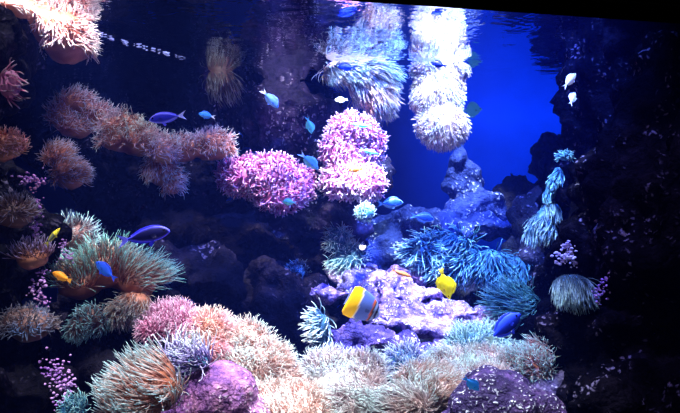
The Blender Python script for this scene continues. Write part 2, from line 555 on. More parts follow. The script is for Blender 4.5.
WB = wall_mat('blue_tank_wall', (0.03, 0.10, 0.70), (0.04, 0.13, 0.85))
WD = wall_mat('dark_tank_wall', (0.01, 0.015, 0.05), (0.02, 0.025, 0.07))
SAND = rock_mat('dark_sand', (0.02, 0.02, 0.04), (0.05, 0.05, 0.09), (0.1, 0.09, 0.15), (0.3, 0.3, 0.4), 0.3, 3.0)
box('wall_back', -2.6, 2.6, 4.4, 4.5, -0.02, 1.5, WB)
box('wall_left', -2.6, -2.5, 0.4, 4.4, -0.02, 1.8, WD)
box('wall_right', 2.5, 2.6, 0.4, 4.4, -0.02, 1.8, WD)
box('floor', -2.6, 2.6, 0.4, 4.5, -0.06, 0.0, SAND)
FRAME = plain_mat('black_window_frame', (0.0008, 0.0008, 0.001), 0.9, 0.0)
# the slanting upper edge of the viewing window
a_, b_ = P(324, 0, 0.94), P(680, 24.6, 0.94)
sl = math.atan2(b_.z - a_.z, b_.x - a_.x)
tr = box('trim_1', -1.3, 1.3, 0.86, 0.94, 0, 0.3, FRAME, bevel=0.004)
mid = P(340, 1.1, 0.94); nv = Vector((-math.sin(sl), 0, math.cos(sl)))
tr.location = mid + nv * 0.15 - Vector((0, 0.04, 0)); tr.rotation_euler = (0, -sl, 0)

# water surface: total reflection at a low angle, clear from straight below
m, nt, out = new_mat('water_surface')
tcn = N(nt, 'ShaderNodeTexCoord')
mp = N(nt, 'ShaderNodeMapping'); mp.inputs['Scale'].default_value = (1.0, 1.0, 1.0); nt.links.new(tcn.outputs['Object'], mp.inputs['Vector'])
n1 = N(nt, 'ShaderNodeTexNoise', Scale=7.0, Detail=3.0, Roughness=.55, Distortion=.4); nt.links.new(mp.outputs[0], n1.inputs['Vector'])
bp = N(nt, 'ShaderNodeBump', Strength=.35, Distance=.012); nt.links.new(n1.outputs[0], bp.inputs['Height'])
fr = N(nt, 'ShaderNodeFresnel', IOR=1.33); nt.links.new(bp.outputs[0], fr.inputs['Normal'])
gl = N(nt, 'ShaderNodeBsdfGlossy', Roughness=.03); gl.inputs['Color'].default_value = (.95, .97, 1, 1); nt.links.new(bp.outputs[0], gl.inputs['Normal'])
tb = N(nt, 'ShaderNodeBsdfTransparent')
mx = N(nt, 'ShaderNodeMixShader'); nt.links.new(fr.outputs[0], mx.inputs[0]); nt.links.new(tb.outputs[0], mx.inputs[1]); nt.links.new(gl.outputs[0], mx.inputs[2])
nt.links.new(mx.outputs[0], out.inputs[0])
me = mesh_from('water_surface', [(-2.5, .95, 0), (2.5, .95, 0), (2.5, 4.4, 0), (-2.5, 4.4, 0)], [(0, 1, 2, 3)], False)
ws = link('water_surface', me, m); ws.location = (0, 0, SURF_Z); ws['kind'] = 'structure'

m, nt, out = new_mat('tank_water')
vs = N(nt, 'ShaderNodeVolumeScatter', Density=WATER_D, Anisotropy=.3); vs.inputs['Color'].default_value = (.06, .12, 1, 1)
nt.links.new(vs.outputs[0], out.inputs['Volume'])
wv = box('water', -2.45, 2.45, .98, 4.38, .005, SURF_Z - .002, m)

# ------------------------------------------------------------------ rocks
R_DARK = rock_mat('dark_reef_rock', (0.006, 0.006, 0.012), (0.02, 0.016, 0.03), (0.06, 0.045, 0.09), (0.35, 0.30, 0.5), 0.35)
R_BLACK = rock_mat('unlit_black_rock', (0.003, 0.003, 0.006), (0.008, 0.007, 0.014), (0.022, 0.018, 0.036), (0.16, 0.14, 0.26), 0.3, sheen=0.1)  # darker copy of the reef rock, lack of light put into its colour
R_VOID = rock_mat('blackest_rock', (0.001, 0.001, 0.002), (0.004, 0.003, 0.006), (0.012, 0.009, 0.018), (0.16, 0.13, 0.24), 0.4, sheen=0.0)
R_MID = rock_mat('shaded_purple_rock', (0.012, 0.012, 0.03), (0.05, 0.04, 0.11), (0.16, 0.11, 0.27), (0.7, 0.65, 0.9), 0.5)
R_LAV = rock_mat('lavender_coralline_rock', (0.035, 0.025, 0.22), (0.36, 0.28, 0.62), (0.82, 0.48, 0.72), (0.98, 0.95, 1.0), 0.95, 1.7)  # its dark tone paints deep blue shadow into the slabs
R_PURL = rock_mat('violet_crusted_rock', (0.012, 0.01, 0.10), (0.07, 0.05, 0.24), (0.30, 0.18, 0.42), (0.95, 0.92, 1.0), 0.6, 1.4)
R_BLUE = rock_mat('blue_lit_rock', (0.01, 0.02, 0.12), (0.035, 0.06, 0.26), (0.10, 0.15, 0.42), (0.7, 0.75, 1.0), 0.55)  # blue light and depth tint are put into the rock colour
R_PINK = rock_mat('pink_purple_boulder', (0.07, 0.025, 0.15), (0.30, 0.12, 0.30), (0.52, 0.24, 0.36), (0.9, 0.75, 0.95), 0.45, 1.7)
R_PUR = rock_mat('purple_speckled_boulder', (0.015, 0.008, 0.05), (0.06, 0.03, 0.15), (0.17, 0.08, 0.30), (0.8, 0.78, 1.0), 0.85, 1.9)

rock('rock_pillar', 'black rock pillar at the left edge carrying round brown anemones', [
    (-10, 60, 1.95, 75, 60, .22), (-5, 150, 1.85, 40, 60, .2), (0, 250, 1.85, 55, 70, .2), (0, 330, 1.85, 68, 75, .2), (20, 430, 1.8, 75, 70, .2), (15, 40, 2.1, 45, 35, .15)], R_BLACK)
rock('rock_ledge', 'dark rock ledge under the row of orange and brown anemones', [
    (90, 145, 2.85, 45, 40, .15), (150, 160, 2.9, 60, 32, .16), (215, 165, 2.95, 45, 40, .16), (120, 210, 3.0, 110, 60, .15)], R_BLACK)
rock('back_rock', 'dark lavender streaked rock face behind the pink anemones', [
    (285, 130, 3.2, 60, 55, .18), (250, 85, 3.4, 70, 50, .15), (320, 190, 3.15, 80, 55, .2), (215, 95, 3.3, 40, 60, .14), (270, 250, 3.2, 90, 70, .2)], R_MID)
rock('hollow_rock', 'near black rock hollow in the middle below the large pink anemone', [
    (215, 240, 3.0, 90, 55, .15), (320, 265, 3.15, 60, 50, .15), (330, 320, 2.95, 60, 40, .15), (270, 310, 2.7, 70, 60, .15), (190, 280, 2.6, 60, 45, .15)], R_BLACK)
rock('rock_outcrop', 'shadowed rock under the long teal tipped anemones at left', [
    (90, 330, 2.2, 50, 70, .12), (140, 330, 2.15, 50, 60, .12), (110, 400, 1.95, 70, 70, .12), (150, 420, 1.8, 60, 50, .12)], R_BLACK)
rock('reef_ridge', 'rock ridge under the pink to cream anemone band', [
    (185, 370, 2.1, 45, 45, .12), (235, 400, 2.05, 50, 50, .14), (285, 430, 2.0, 50, 40, .14)], R_MID)
rock('boulder', 'smooth pink and purple boulder at the bottom beside the white violet anemone', [
    (218, 398, 1.68, 40, 34, .11), (190, 425, 1.68, 40, 34, .11), (250, 430, 1.70, 30, 30, .1)], R_PINK, vox=.014, big=.03, hull=False, small=.012)
rock('boulder', 'round dark purple boulder with white specks at bottom right', [
    (500, 412, 1.72, 52, 40, .12), (540, 425, 1.72, 30, 35, .1), (470, 428, 1.72, 30, 25, .1)], R_PUR, vox=.014, big=.03, hull=False, small=.02)
rock('reef_bed', 'rock bed under the cream shag of anemones along the bottom', [
    (330, 420, 2.0, 70, 45, .2), (400, 425, 2.0, 80, 50, .2), (480, 405, 2.1, 80, 45, .2), (540, 400, 2.1, 50, 45, .15)], R_MID)
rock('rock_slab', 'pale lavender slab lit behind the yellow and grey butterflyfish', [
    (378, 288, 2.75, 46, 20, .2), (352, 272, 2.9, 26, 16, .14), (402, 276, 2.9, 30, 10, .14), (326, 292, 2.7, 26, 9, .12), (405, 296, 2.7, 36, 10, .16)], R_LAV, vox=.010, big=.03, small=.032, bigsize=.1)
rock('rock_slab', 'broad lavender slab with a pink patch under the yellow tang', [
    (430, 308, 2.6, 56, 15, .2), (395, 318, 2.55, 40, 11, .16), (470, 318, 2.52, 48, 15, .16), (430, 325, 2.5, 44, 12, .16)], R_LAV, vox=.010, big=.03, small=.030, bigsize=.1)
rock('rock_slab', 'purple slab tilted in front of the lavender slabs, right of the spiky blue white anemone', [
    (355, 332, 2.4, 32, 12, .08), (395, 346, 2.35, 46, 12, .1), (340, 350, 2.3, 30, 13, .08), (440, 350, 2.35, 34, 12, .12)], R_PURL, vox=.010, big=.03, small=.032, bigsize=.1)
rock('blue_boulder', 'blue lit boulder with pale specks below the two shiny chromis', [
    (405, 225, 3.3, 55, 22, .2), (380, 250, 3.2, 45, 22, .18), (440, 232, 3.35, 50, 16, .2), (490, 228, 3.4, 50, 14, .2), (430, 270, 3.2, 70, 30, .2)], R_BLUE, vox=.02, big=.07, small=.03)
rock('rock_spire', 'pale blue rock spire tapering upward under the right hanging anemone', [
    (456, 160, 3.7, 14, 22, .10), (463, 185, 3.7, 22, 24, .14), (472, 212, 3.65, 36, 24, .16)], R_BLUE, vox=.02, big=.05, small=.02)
rock('teal_ledge', 'shadowed rock ledge carrying the blue teal anemones', [
    (455, 285, 3.05, 60, 30, .15), (510, 290, 3.0, 45, 35, .15), (530, 260, 3.0, 30, 60, .15)], R_DARK)
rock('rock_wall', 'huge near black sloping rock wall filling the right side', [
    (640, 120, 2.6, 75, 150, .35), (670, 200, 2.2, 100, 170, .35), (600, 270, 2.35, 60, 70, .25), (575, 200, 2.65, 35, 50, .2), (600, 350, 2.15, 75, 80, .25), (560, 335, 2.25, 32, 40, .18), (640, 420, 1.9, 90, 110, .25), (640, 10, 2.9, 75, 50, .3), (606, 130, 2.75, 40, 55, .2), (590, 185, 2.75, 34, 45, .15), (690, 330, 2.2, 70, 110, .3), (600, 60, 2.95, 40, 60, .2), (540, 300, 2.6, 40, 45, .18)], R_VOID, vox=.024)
rock('distant_rock', 'faint blue rock against the back wall left of the right rock wall', [
    (560, 165, 3.9, 34, 50, .2), (525, 215, 3.8, 50, 40, .2)], R_DARK)
rock('distant_rock', 'dark rock against the back wall behind the dim striped anemone', [
    (225, 60, 3.9, 90, 100, .2), (150, 140, 3.9, 100, 70, .2), (300, 60, 3.9, 70, 80, .2), (60, 100, 3.8, 70, 90, .2)], R_BLACK)

# ------------------------------------------------------------------ anemone kinds
B_OR = flesh_mat('orange_flesh', (0.35, 0.10, 0.05), (0.55, 0.22, 0.12))
B_PK = flesh_mat('pink_flesh', (0.5, 0.16, 0.36), (0.7, 0.3, 0.5))
B_TL = flesh_mat('teal_flesh', (0.03, 0.12, 0.25), (0.06, 0.25, 0.40))
B_BR = flesh_mat('brown_flesh', (0.10, 0.05, 0.05), (0.2, 0.10, 0.08))
B_CR = flesh_mat('cream_flesh', (0.5, 0.36, 0.36), (0.7, 0.5, 0.45))
T_PINK = tent_mat('pink_tentacle', (0.5, 0.06, 0.30), (0.90, 0.34, 0.66), (1.0, 0.75, 0.95))
T_SHAG = tent_mat('shaggy_white_tentacle', (0.26, 0.14, 0.18), (0.62, 0.54, 0.60), (0.82, 1.0, 1.0), alt=(0.58, 0.38, 0.36))
T_WHITE = tent_mat('white_tentacle', (0.45, 0.42, 0.45), (0.85, 0.86, 0.86), (0.95, 1.0, 1.0), alt=(0.95, 0.70, 0.68))
T_HANG = tent_mat('straw_teal_tentacle', (0.16, 0.2, 0.26), (0.48, 0.62, 0.62), (0.60, 0.95, 0.95), alt=(0.85, 0.58, 0.42))
T_CREAM = tent_mat('cream_tentacle', (0.42, 0.15, 0.10), (0.72, 0.50, 0.46), (0.78, 1.0, 1.0), alt=(0.66, 0.38, 0.32))
T_PEACH = tent_mat('peach_tentacle', (0.55, 0.2, 0.16), (0.9, 0.5, 0.42), (1.0, 0.9, 0.85), alt=(0.9, 0.45, 0.6))
T_ROSE = tent_mat('rose_tentacle', (0.4, 0.08, 0.2), (0.75, 0.3, 0.5), (0.9, 0.65, 0.85))
T_TEAL = tent_mat('teal_tentacle', (0.01, 0.08, 0.25), (0.14, 0.52, 0.68), (0.6, 0.98, 1.0))
T_OR = tent_mat('orange_tentacle', (0.42, 0.11, 0.06), (0.75, 0.36, 0.26), (0.70, 0.95, 0.95), alt=(0.60, 0.50, 0.70))
T_ORT = tent_mat('brown_teal_tentacle', (0.42, 0.14, 0.08), (0.60, 0.46, 0.38), (0.40, 1.0, 0.98))
T_BR = tent_mat('brown_tentacle', (0.12, 0.06, 0.06), (0.32, 0.2, 0.2), (0.4, 0.4, 0.6))
T_BRT = tent_mat('brown_blue_tentacle', (0.12, 0.06, 0.06), (0.25, 0.25, 0.3), (0.35, 0.65, 0.8))
T_LONG = tent_mat('tan_tentacle', (0.65, 0.3, 0.26), (0.95, 0.72, 0.66), (0.6, 0.92, 1.0))
T_VIO = tent_mat('white_violet_tentacle', (0.25, 0.2, 0.55), (0.62, 0.6, 0.95), (0.85, 0.97, 1.0))

# left column
anemone('anemone', 'bright white pink anemone mass at the water surface, top left corner', [
    (8, 12, 2.02, 28, 12, .08, (.2, -.3, -.6)), (38, 28, 2.15, 26, 16, .10), (66, 42, 2.2, 22, 22, .10, (.2, -.3, -.8)), (62, 28, 2.2, 25, 14, .1)],
    1500, .05, .0030, tent_mat('white_rose_tentacle', (.6, .25, .22), (.95, .75, .78), (1, .97, 1)), B_OR, flow=(.1, -.3, -.5), bend=.6, low=-.35)
anemone('anemone', 'small pink anemone with separate pale tentacles reaching right, at upper left edge', [(10, 84, 1.62, 9, 14, .025)],
    46, .045, .0024, tent_mat('pale_pink_tentacle', (.6, .15, .35), (.9, .45, .6), (1, .85, .95)), B_PK, flow=(1, -.3, .1), bend=.8, wig=.25, individual=True, segs=8)
anemone('anemone', 'round orange and pink anemone at the left edge below the small pink one', [(8, 146, 1.62, 17, 14, .04), (4, 152, 1.62, 18, 10, .035)],
    420, .022, .0022, tent_mat('salmon_tentacle', (.7, .18, .08), (.9, .4, .25), (.95, .7, .75), alt=(.9, .55, .75)), B_OR, wig=.5, low=-.5)
anemone('anemone', 'dim brown anemone at the left edge beside the purple coralline nodules', [(12, 214, 1.62, 19, 13, .04)],
    330, .03, .0021, T_BR, B_BR, flow=(0, -.2, .3), low=-.3)
anemone('anemone', 'brown anemone with upright violet tipped tentacles, left of the thin yellow wrasse', [(32, 258, 1.64, 15, 10, .035)],
    170, .038, .0021, tent_mat('violet_tip_tentacle', (.2, .08, .08), (.35, .2, .25), (.6, .5, .95)), B_OR, flow=(0, -.2, .8), bend=.7, low=-.1)
anemone('anemone', 'wide dim brown anemone with one blue patch, lowest on the left pillar', [(30, 325, 1.62, 24, 17, .05), (16, 322, 1.62, 13, 13, .04)],
    600, .022, .0020, tent_mat('dim_brown_tentacle', (.12, .07, .06), (.28, .2, .18), (.36, .36, .45), alt=(.15, .3, .6)), B_BR, flow=(0, -.2, -.3), bend=.5, low=-.5)
anemone('anemone', 'dark anemone with a rim of teal tentacles under the orange clownfish', [(92, 320, 1.95, 16, 14, .06), (82, 328, 1.93, 11, 9, .05)],
    560, .028, .0024, tent_mat('dark_teal_rim_tentacle', (.1, .05, .05), (.25, .3, .35), (.4, .9, 1)), B_BR, flow=(-.3, -.4, -.5), bend=.9, wig=.45)

# ledge row
anemone('anemone', 'dusky pink anemone curled in a ring, leftmost of the upper orange row', [
    (75, 103, 2.6, 16, 10, .05), (62, 118, 2.6, 10, 13, .05), (75, 130, 2.58, 16, 9, .05), (97, 118, 2.6, 14, 12, .05)],
    700, .045, .0028, tent_mat('dusky_tentacle', (.36, .1, .12), (.66, .36, .42), (.62, .72, 1)), B_OR, flow=(.7, -.3, .2), low=-.35, fine=1.7, wig=.5)
anemone('anemone', 'two lobed orange anemone with violet fringe hanging below the upper orange row', [
    (58, 157, 2.5, 12, 12, .05), (70, 175, 2.48, 15, 15, .06)],
    520, .04, .0028, tent_mat('orange_violet_tentacle', (.5, .16, .08), (.66, .38, .3), (.6, .66, 1)), B_OR, flow=(.8, -.2, .2), low=-.5, bend=.6, fine=1.7)
anemone('anemone', 'orange anemone tangle with pale teal fringe in the middle of the upper row', [
    (120, 128, 2.55, 20, 13, .06), (140, 142, 2.55, 20, 14, .07), (118, 142, 2.55, 18, 10, .06), (162, 152, 2.55, 14, 14, .06)],
    950, .045, .0028, T_OR, B_OR, flow=(.4, -.3, .1), fine=1.7, wig=.6, low=-.4)
anemone('anemone', 'orange brown anemone with a trailing skirt at the right end of the upper row', [
    (182, 150, 2.62, 20, 12, .06), (212, 147, 2.62, 20, 14, .07), (160, 170, 2.58, 14, 16, .06, (.3, -.1, -1)), (172, 182, 2.58, 9, 14, .05, (.3, -.1, -1))],
    950, .045, .0028, T_OR, B_OR, flow=(.3, -.3, .0), fine=1.7, wig=.55, low=-.4)

# left middle mass
anemone('anemone', 'dim brown round anemone behind the thin yellow wrasse', [(75, 240, 2.15, 14, 16, .06)],
    260, .05, .0022, T_BRT, B_BR, flow=(.1, -.2, .5), low=-.4)
anemone('anemone', 'big bushy anemone with long teal tentacles around the bright blue fish at left', [
    (80, 285, 2.05, 20, 15, .07), (108, 272, 2.1, 22, 17, .08, (.1, -.2, .9)), (138, 282, 2.1, 20, 15, .07, (.7, -.2, .5))],
    1300, .08, .0021, T_ORT, B_OR, flow=(-.1, -.3, .7), bend=.55, wig=.25, low=-.15, fine=1.25)
anemone('anemone', 'tan anemone draping like a skirt under the big bushy anemone', [(135, 304, 2.0, 15, 12, .05), (123, 310, 1.98, 10, 9, .04)],
    560, .045, .0021, tent_mat('tan_drape_tentacle', (.4, .17, .1), (.6, .45, .38), (.55, .65, .65)), B_OR, flow=(-.2, -.3, -.8), bend=.7)
anemone('anemone', 'long tentacled tan anemone with pale blue tips at the bottom left', [
    (150, 390, 1.52, 28, 26, .06), (132, 402, 1.52, 22, 22, .05), (160, 376, 1.54, 16, 16, .05)],
    1900, .058, .0015, T_LONG, B_OR, flow=(-.7, -.4, .8), bend=.8, wig=.15, individual=True, segs=8, rnd_dir=.15, sides=4, back=-.1)
anemone('anemone', 'white violet anemone with thin spread arms beside the pink purple boulder', [(198, 362, 1.66, 14, 6, .03), (175, 356, 1.68, 10, 6, .03)],
    110, .085, .0030, T_VIO, B_TL, flow=(-.2, -.4, .2), bend=.3, wig=.5, segs=8, rnd_dir=.5)
anemone('anemone', 'small turquoise anemone at the bottom edge beside purple nodules', [(75, 408, 1.55, 9, 8, .03)],
    140, .03, .0022, T_TEAL, B_TL, flow=(.1, -.3, .5), wig=.5)

# the diagonal band
anemone('anemone', 'rose pink anemone at the upper end of the diagonal band', [(172, 318, 1.95, 20, 12, .06), (155, 328, 1.92, 12, 9, .05), (188, 330, 1.92, 14, 14, .05)],
    800, .035, .0024, T_ROSE, B_PK, fine=1.6, flow=(-.1, -.3, .3), wig=.5)
anemone('anemone', 'peach anemone in the diagonal band between the rose and cream ones', [(208, 332, 1.94, 22, 17, .07), (215, 348, 1.90, 16, 14, .06)],
    950, .036, .0024, T_PEACH, B_OR, fine=1.6, flow=(0, -.3, .3), wig=.45)
anemone('anemone', 'large cream anemone with a fine fringe in the diagonal band', [(245, 348, 1.95, 24, 20, .08), (262, 366, 1.92, 24, 20, .08), (240, 370, 1.88, 16, 16, .06), (280, 382, 1.92, 20, 15, .06)],
    2000, .045, .0023, T_CREAM, B_CR, fine=1.6, flow=(.1, -.3, .25), wig=.5)

# bottom shag
anemone('anemone', 'cream anemone at the foot of the diagonal band, bottom centre', [(275, 400, 1.8, 26, 14, .07), (305, 402, 1.78, 24, 14, .07), (290, 412, 1.72, 40, 10, .06)],
    1300, .04, .0023, T_CREAM, B_CR, fine=1.6, flow=(0, -.3, .3), wig=.55)
anemone('anemone', 'shaggy white anemone below the spiky blue white anemone', [(330, 368, 2.0, 24, 12, .07), (358, 370, 2.0, 24, 11, .07), (345, 385, 1.92, 34, 10, .07)],
    1500, .042, .0023, T_SHAG, B_CR, fine=1.6, flow=(.2, -.3, .3), wig=.5)
anemone('anemone', 'shaggy cream anemone combed leftward at the bottom edge', [(360, 402, 1.78, 34, 15, .08), (400, 405, 1.75, 26, 12, .07)],
    1500, .05, .0024, T_SHAG, B_CR, fine=1.6, flow=(-.7, -.4, -.1), bend=.8, wig=.35)
anemone('anemone', 'small frosty anemone tuft with a dark blue middle between purple slab and shag', [(404, 362, 2.08, 15, 11, .05)],
    260, .045, .0023, tent_mat('frost_tentacle', (.1, .15, .5), (.5, .6, .9), (.95, 1, 1)), B_TL, flow=(0, -.2, .6), bend=.6)
anemone('anemone', 'cream anemone with a smooth tan fold right of the frosty tuft', [(425, 378, 1.95, 26, 11, .07), (440, 392, 1.85, 34, 13, .07)],
    1300, .042, .0023, T_CREAM, B_CR, fine=1.6, flow=(.3, -.4, .0), bend=.7, wig=.35)
anemone('anemone', 'pale teal fringed anemone left of the royal blue tang', [(470, 343, 2.2, 18, 11, .06), (488, 338, 2.2, 14, 9, .05)],
    560, .05, .0024, tent_mat('pale_teal_tentacle', (.1, .25, .3), (.4, .7, .7), (.75, 1, .95)), B_TL, flow=(.2, -.3, .3), wig=.4)
anemone('anemone', 'greenish cream anemone behind the azure damselfish at lower right', [(455, 362, 2.1, 26, 11, .07), (490, 364, 2.1, 28, 12, .07), (470, 378, 2.0, 34, 10, .06)],
    1500, .045, .0023, tent_mat('mint_tentacle', (.4, .2, .2), (.7, .72, .66), (.75, 1, .95), alt=(.8, .5, .5)), B_CR, fine=1.6, flow=(-.4, -.3, .1), bend=.6, wig=.45)
anemone('anemone', 'reddish brown anemone with teal tips at the right end of the shag', [(525, 365, 2.08, 24, 12, .06), (540, 355, 2.1, 10, 12, .05)],
    800, .05, .0024, tent_mat('rust_tentacle', (.35, .12, .14), (.6, .33, .36), (.5, .85, .85)), B_OR, fine=1.6, flow=(-.4, -.3, .3), bend=.6, wig=.35)

# middle
anemone('anemone', 'spiky blue white anemone with separate tentacles radiating left of the butterflyfish', [(320, 325, 2.15, 9, 13, .04), (322, 336, 2.15, 7, 8, .035)],
    400, .046, .0017, tent_mat('ice_tentacle', (.05, .15, .35), (.5, .8, .9), (.95, 1, 1)), B_TL, flow=(-.7, -.4, -.35), bend=.5, wig=.2, individual=True, segs=9, rnd_dir=.25, back=-.1, tipr=.7)
anemone('anemone', 'small teal anemone cluster with two clumps above the lavender slabs', [(338, 240, 2.85, 9, 12, .05), (352, 256, 2.85, 13, 11, .05), (342, 262, 2.84, 12, 7, .04, (-.8, -.2, -.4))],
    420, .045, .0030, tent_mat('aqua_tentacle', (.05, .2, .4), (.45, .82, .92), (.9, 1, 1)), B_TL, flow=(-.3, -.3, .1), wig=.5)
anemone('anemone', 'round pale teal anemone ball under the pink anemones', [(365, 213, 2.56, 9, 8, .05)],
    230, .02, .0028, tent_mat('pale_aqua_tentacle', (.2, .5, .6), (.5, .85, .85), (.8, 1, .95)), B_TL, wig=.5)
anemone('anemone', 'large pink anemone cushion, left of the two pink anemones', [
    (245, 175, 2.7, 25, 18, .09), (272, 178, 2.7, 28, 23, .10), (280, 195, 2.68, 24, 16, .08), (298, 185, 2.72, 17, 18, .08), (232, 178, 2.7, 14, 14, .06)],
    1500, .034, .0052, T_PINK, B_PK, flow=(.1, -.2, -.1), bend=.3, wig=.75, curl=.5, bulb=True, segs=6)
anemone('anemone', 'pink anemone with two lobes stacked one above the other, right of the large pink cushion', [
    (352, 130, 2.72, 22, 14, .09), (372, 138, 2.74, 12, 11, .06), (342, 150, 2.7, 20, 18, .08), (372, 150, 2.75, 10, 12, .06), (345, 180, 2.68, 22, 17, .09), (368, 183, 2.68, 16, 15, .08), (352, 167, 2.7, 18, 11, .06)],
    1700, .036, .0052, tent_mat('bright_pink_tentacle', (.6, .15, .5), (.95, .5, .8), (1, .85, 1)), B_PK, flow=(.0, -.2, -.1), bend=.3, wig=.7, curl=.4, bulb=True)
anemone('anemone', 'dim grey brown anemone with straight hanging streaks near the top, left of centre', [(221, 80, 3.0, 14, 12, .06)],
    130, .08, .0034, tent_mat('grey_brown_tentacle', (.15, .12, .1), (.3, .3, .28), (.45, .5, .5)), B_BR, flow=(.5, -.2, -.9), bend=.9, wig=.12, rnd_dir=.15)
anemone('anemone', 'straw and teal anemone hanging from the water surface, left of the bright white one', [
    (342, 70, 2.78, 18, 9, .08, (.9, -.3, -.6)), (372, 70, 2.78, 20, 9, .08, (.9, -.3, -.6)), (368, 82, 2.8, 22, 17, .09), (379, 97, 2.78, 12, 13, .07)],
    1500, .068, .0034, T_HANG, B_CR, flow=(.6, -.3, -1.0), bend=.9, wig=.22, rnd_dir=.15, out=.35, segs=7)
anemone('anemone', 'bright white anemone hanging from the water surface in the blue light', [
    (427, 70, 2.8, 16, 9, .08, (0, -.5, -.5)), (448, 70, 2.8, 21, 9, .08, (0, -.5, -.5)), (439, 82, 2.8, 25, 14, .09), (437, 98, 2.78, 24, 20, .10), (442, 125, 2.76, 25, 22, .11)],
    3000, .03, .0034, T_WHITE, B_CR, flow=(.1, -.3, -1.0), bend=.5, wig=.4, segs=6)
anemone('anemone', 'blue teal anemone with combed tentacles spreading left, above the yellow tang', [
    (425, 250, 2.85, 16, 9, .06), (450, 245, 2.88, 20, 12, .07), (445, 262, 2.85, 22, 12, .07), (472, 262, 2.88, 14, 13, .06)],
    620, .085, .0044, T_TEAL, B_TL, flow=(-.5, -.4, -.4), bend=.8, wig=.15, rnd_dir=.12)
anemone('anemone', 'darker teal anemone with two drooping lobes right of the combed one', [(492, 262, 2.85, 14, 12, .06), (515, 270, 2.85, 11, 14, .06), (500, 275, 2.85, 13, 9, .05)],
    420, .065, .0042, tent_mat('deep_teal_tentacle', (.02, .1, .25), (.07, .32, .5), (.25, .65, .8)), B_TL, flow=(-.2, -.4, -.8), bend=.7, wig=.25)
anemone('anemone', 'green teal anemone fanning toward the slab behind the royal blue tang', [(522, 305, 2.45, 22, 9, .05)],
    340, .10, .0024, tent_mat('green_teal_tentacle', (.02, .12, .15), (.1, .35, .38), (.3, .7, .65)), B_TL, flow=(-1.0, -.4, .1), bend=.7, wig=.2)
anemone('anemone', 'tiny teal anemone tuft highest on the right rock wall', [(565, 157, 2.42, 6, 5, .03)],
    130, .022, .0034, T_TEAL, B_TL, flow=(-.6, -.3, -.2), bend=.7, wig=.3, low=-.4, bodyscale=.7)
anemone('anemone', 'narrow teal anemone strand sloping down the right rock wall', [(558, 174, 2.42, 5, 7, .03), (553, 185, 2.42, 5, 7, .03), (546, 196, 2.42, 4, 6, .025)],
    190, .035, .0034, T_TEAL, B_TL, flow=(-.45, -.3, -1.0), bend=1.0, wig=.12, out=.35)
anemone('anemone', 'pale teal anemone hanging at the lower end of the strand on the right rock wall', [(550, 208, 2.42, 8, 8, .04), (541, 220, 2.42, 9, 9, .04), (549, 228, 2.40, 7, 8, .035), (532, 232, 2.42, 6, 6, .03)],
    330, .05, .0034, tent_mat('grey_teal_tentacle', (.1, .2, .25), (.4, .62, .66), (.7, .95, 1)), B_TL, flow=(-.45, -.3, -1.0), bend=1.0, wig=.12, out=.35)
anemone('anemone', 'grey teal dome anemone with combed tentacles on the right rock wall', [(572, 284, 2.05, 18, 11, .06)],
    420, .06, .0024, tent_mat('slate_teal_tentacle', (.06, .12, .15), (.25, .4, .42), (.5, .75, .78)), B_TL, flow=(-.1, -.4, -1.0), bend=.9, wig=.15, rnd_dir=.12, out=.6, bodyscale=.75)
anemone('anemone', 'dim blue anemone tuft in the dark hollow beside the lavender slabs', [(297, 272, 2.75, 8, 8, .04)],
    110, .035, .0028, tent_mat('dim_blue_tentacle', (.03, .06, .15), (.12, .2, .35), (.3, .5, .7)), B_TL, wig=.5)

# ------------------------------------------------------------------ coralline nodules
NOD = flesh_mat('violet_coralline_crust', (0.30, 0.10, 0.55), (0.70, 0.40, 0.85))
NODP = flesh_mat('pale_lilac_crust', (0.4, 0.3, 0.6), (0.8, 0.7, 0.95))


def nodules(label, pts, n, r, mat, cat='coralline algae'):
    """a crust of countless little knobs spread along a picked line of places (px, py, d, spread_px)"""
    bm = bmesh.new(); c0 = P(*pts[0][:3])
    for i in range(n):
        q = random.choice(pts)
        c = P(q[0] + random.gauss(0, q[3]), q[1] + random.gauss(0, q[4]), q[2] + random.uniform(-.01, .01)) - c0
        rr = r * random.uniform(.4, 1.25)
        ret = bmesh.ops.create_icosphere(bm, subdivisions=2, radius=rr)
        s = Vector((random.uniform(.8, 1.3), random.uniform(.7, 1), random.uniform(.5, 1)))
        for v in ret['verts']: v.co = Vector((v.co.x * s.x, v.co.y * s.y, v.co.z * s.z)) * (1 + .25 * noise.noise(v.co * 120 + c * 50)) + c
    me = bpy.data.meshes.new('nodules'); bm.to_mesh(me); bm.free(); me.polygons.foreach_set('use_smooth', np.ones(len(me.polygons), bool))
    o = link('coralline_crust', me, mat); o.location = c0
    tag(o, label, cat, kind='stuff')


nodules('violet coralline knobs in a column beside the dim brown anemone at left', [(36, 182, 1.68, 5, 4), (37, 205, 1.66, 3, 7), (36, 228, 1.66, 3, 6), (28, 180, 1.68, 7, 4)], 130, .0036, NOD)
nodules('violet coralline knobs above the wide dim brown anemone at lower left', [(42, 280, 1.64, 3, 6), (42, 302, 1.64, 4, 4), (35, 292, 1.64, 5, 5)], 80, .0034, NOD)
nodules('violet coralline knobs on the bottom left rock beside the small turquoise anemone', [(60, 380, 1.6, 6, 10), (62, 400, 1.58, 7, 7), (70, 385, 1.58, 2, 9), (50, 370, 1.6, 6, 8)], 180, .0034, NOD)
nodules('tiny violet knobs under the thin yellow wrasse', [(64, 246, 1.9, 2, 5), (66, 256, 1.9, 3, 4)], 44, .0036, NOD)
nodules('pale lilac coralline patch on the right rock wall above the grey teal dome anemone', [(575, 248, 2.2, 7, 5), (568, 256, 2.2, 6, 5), (583, 258, 2.2, 6, 4)], 230, .005, NODP)
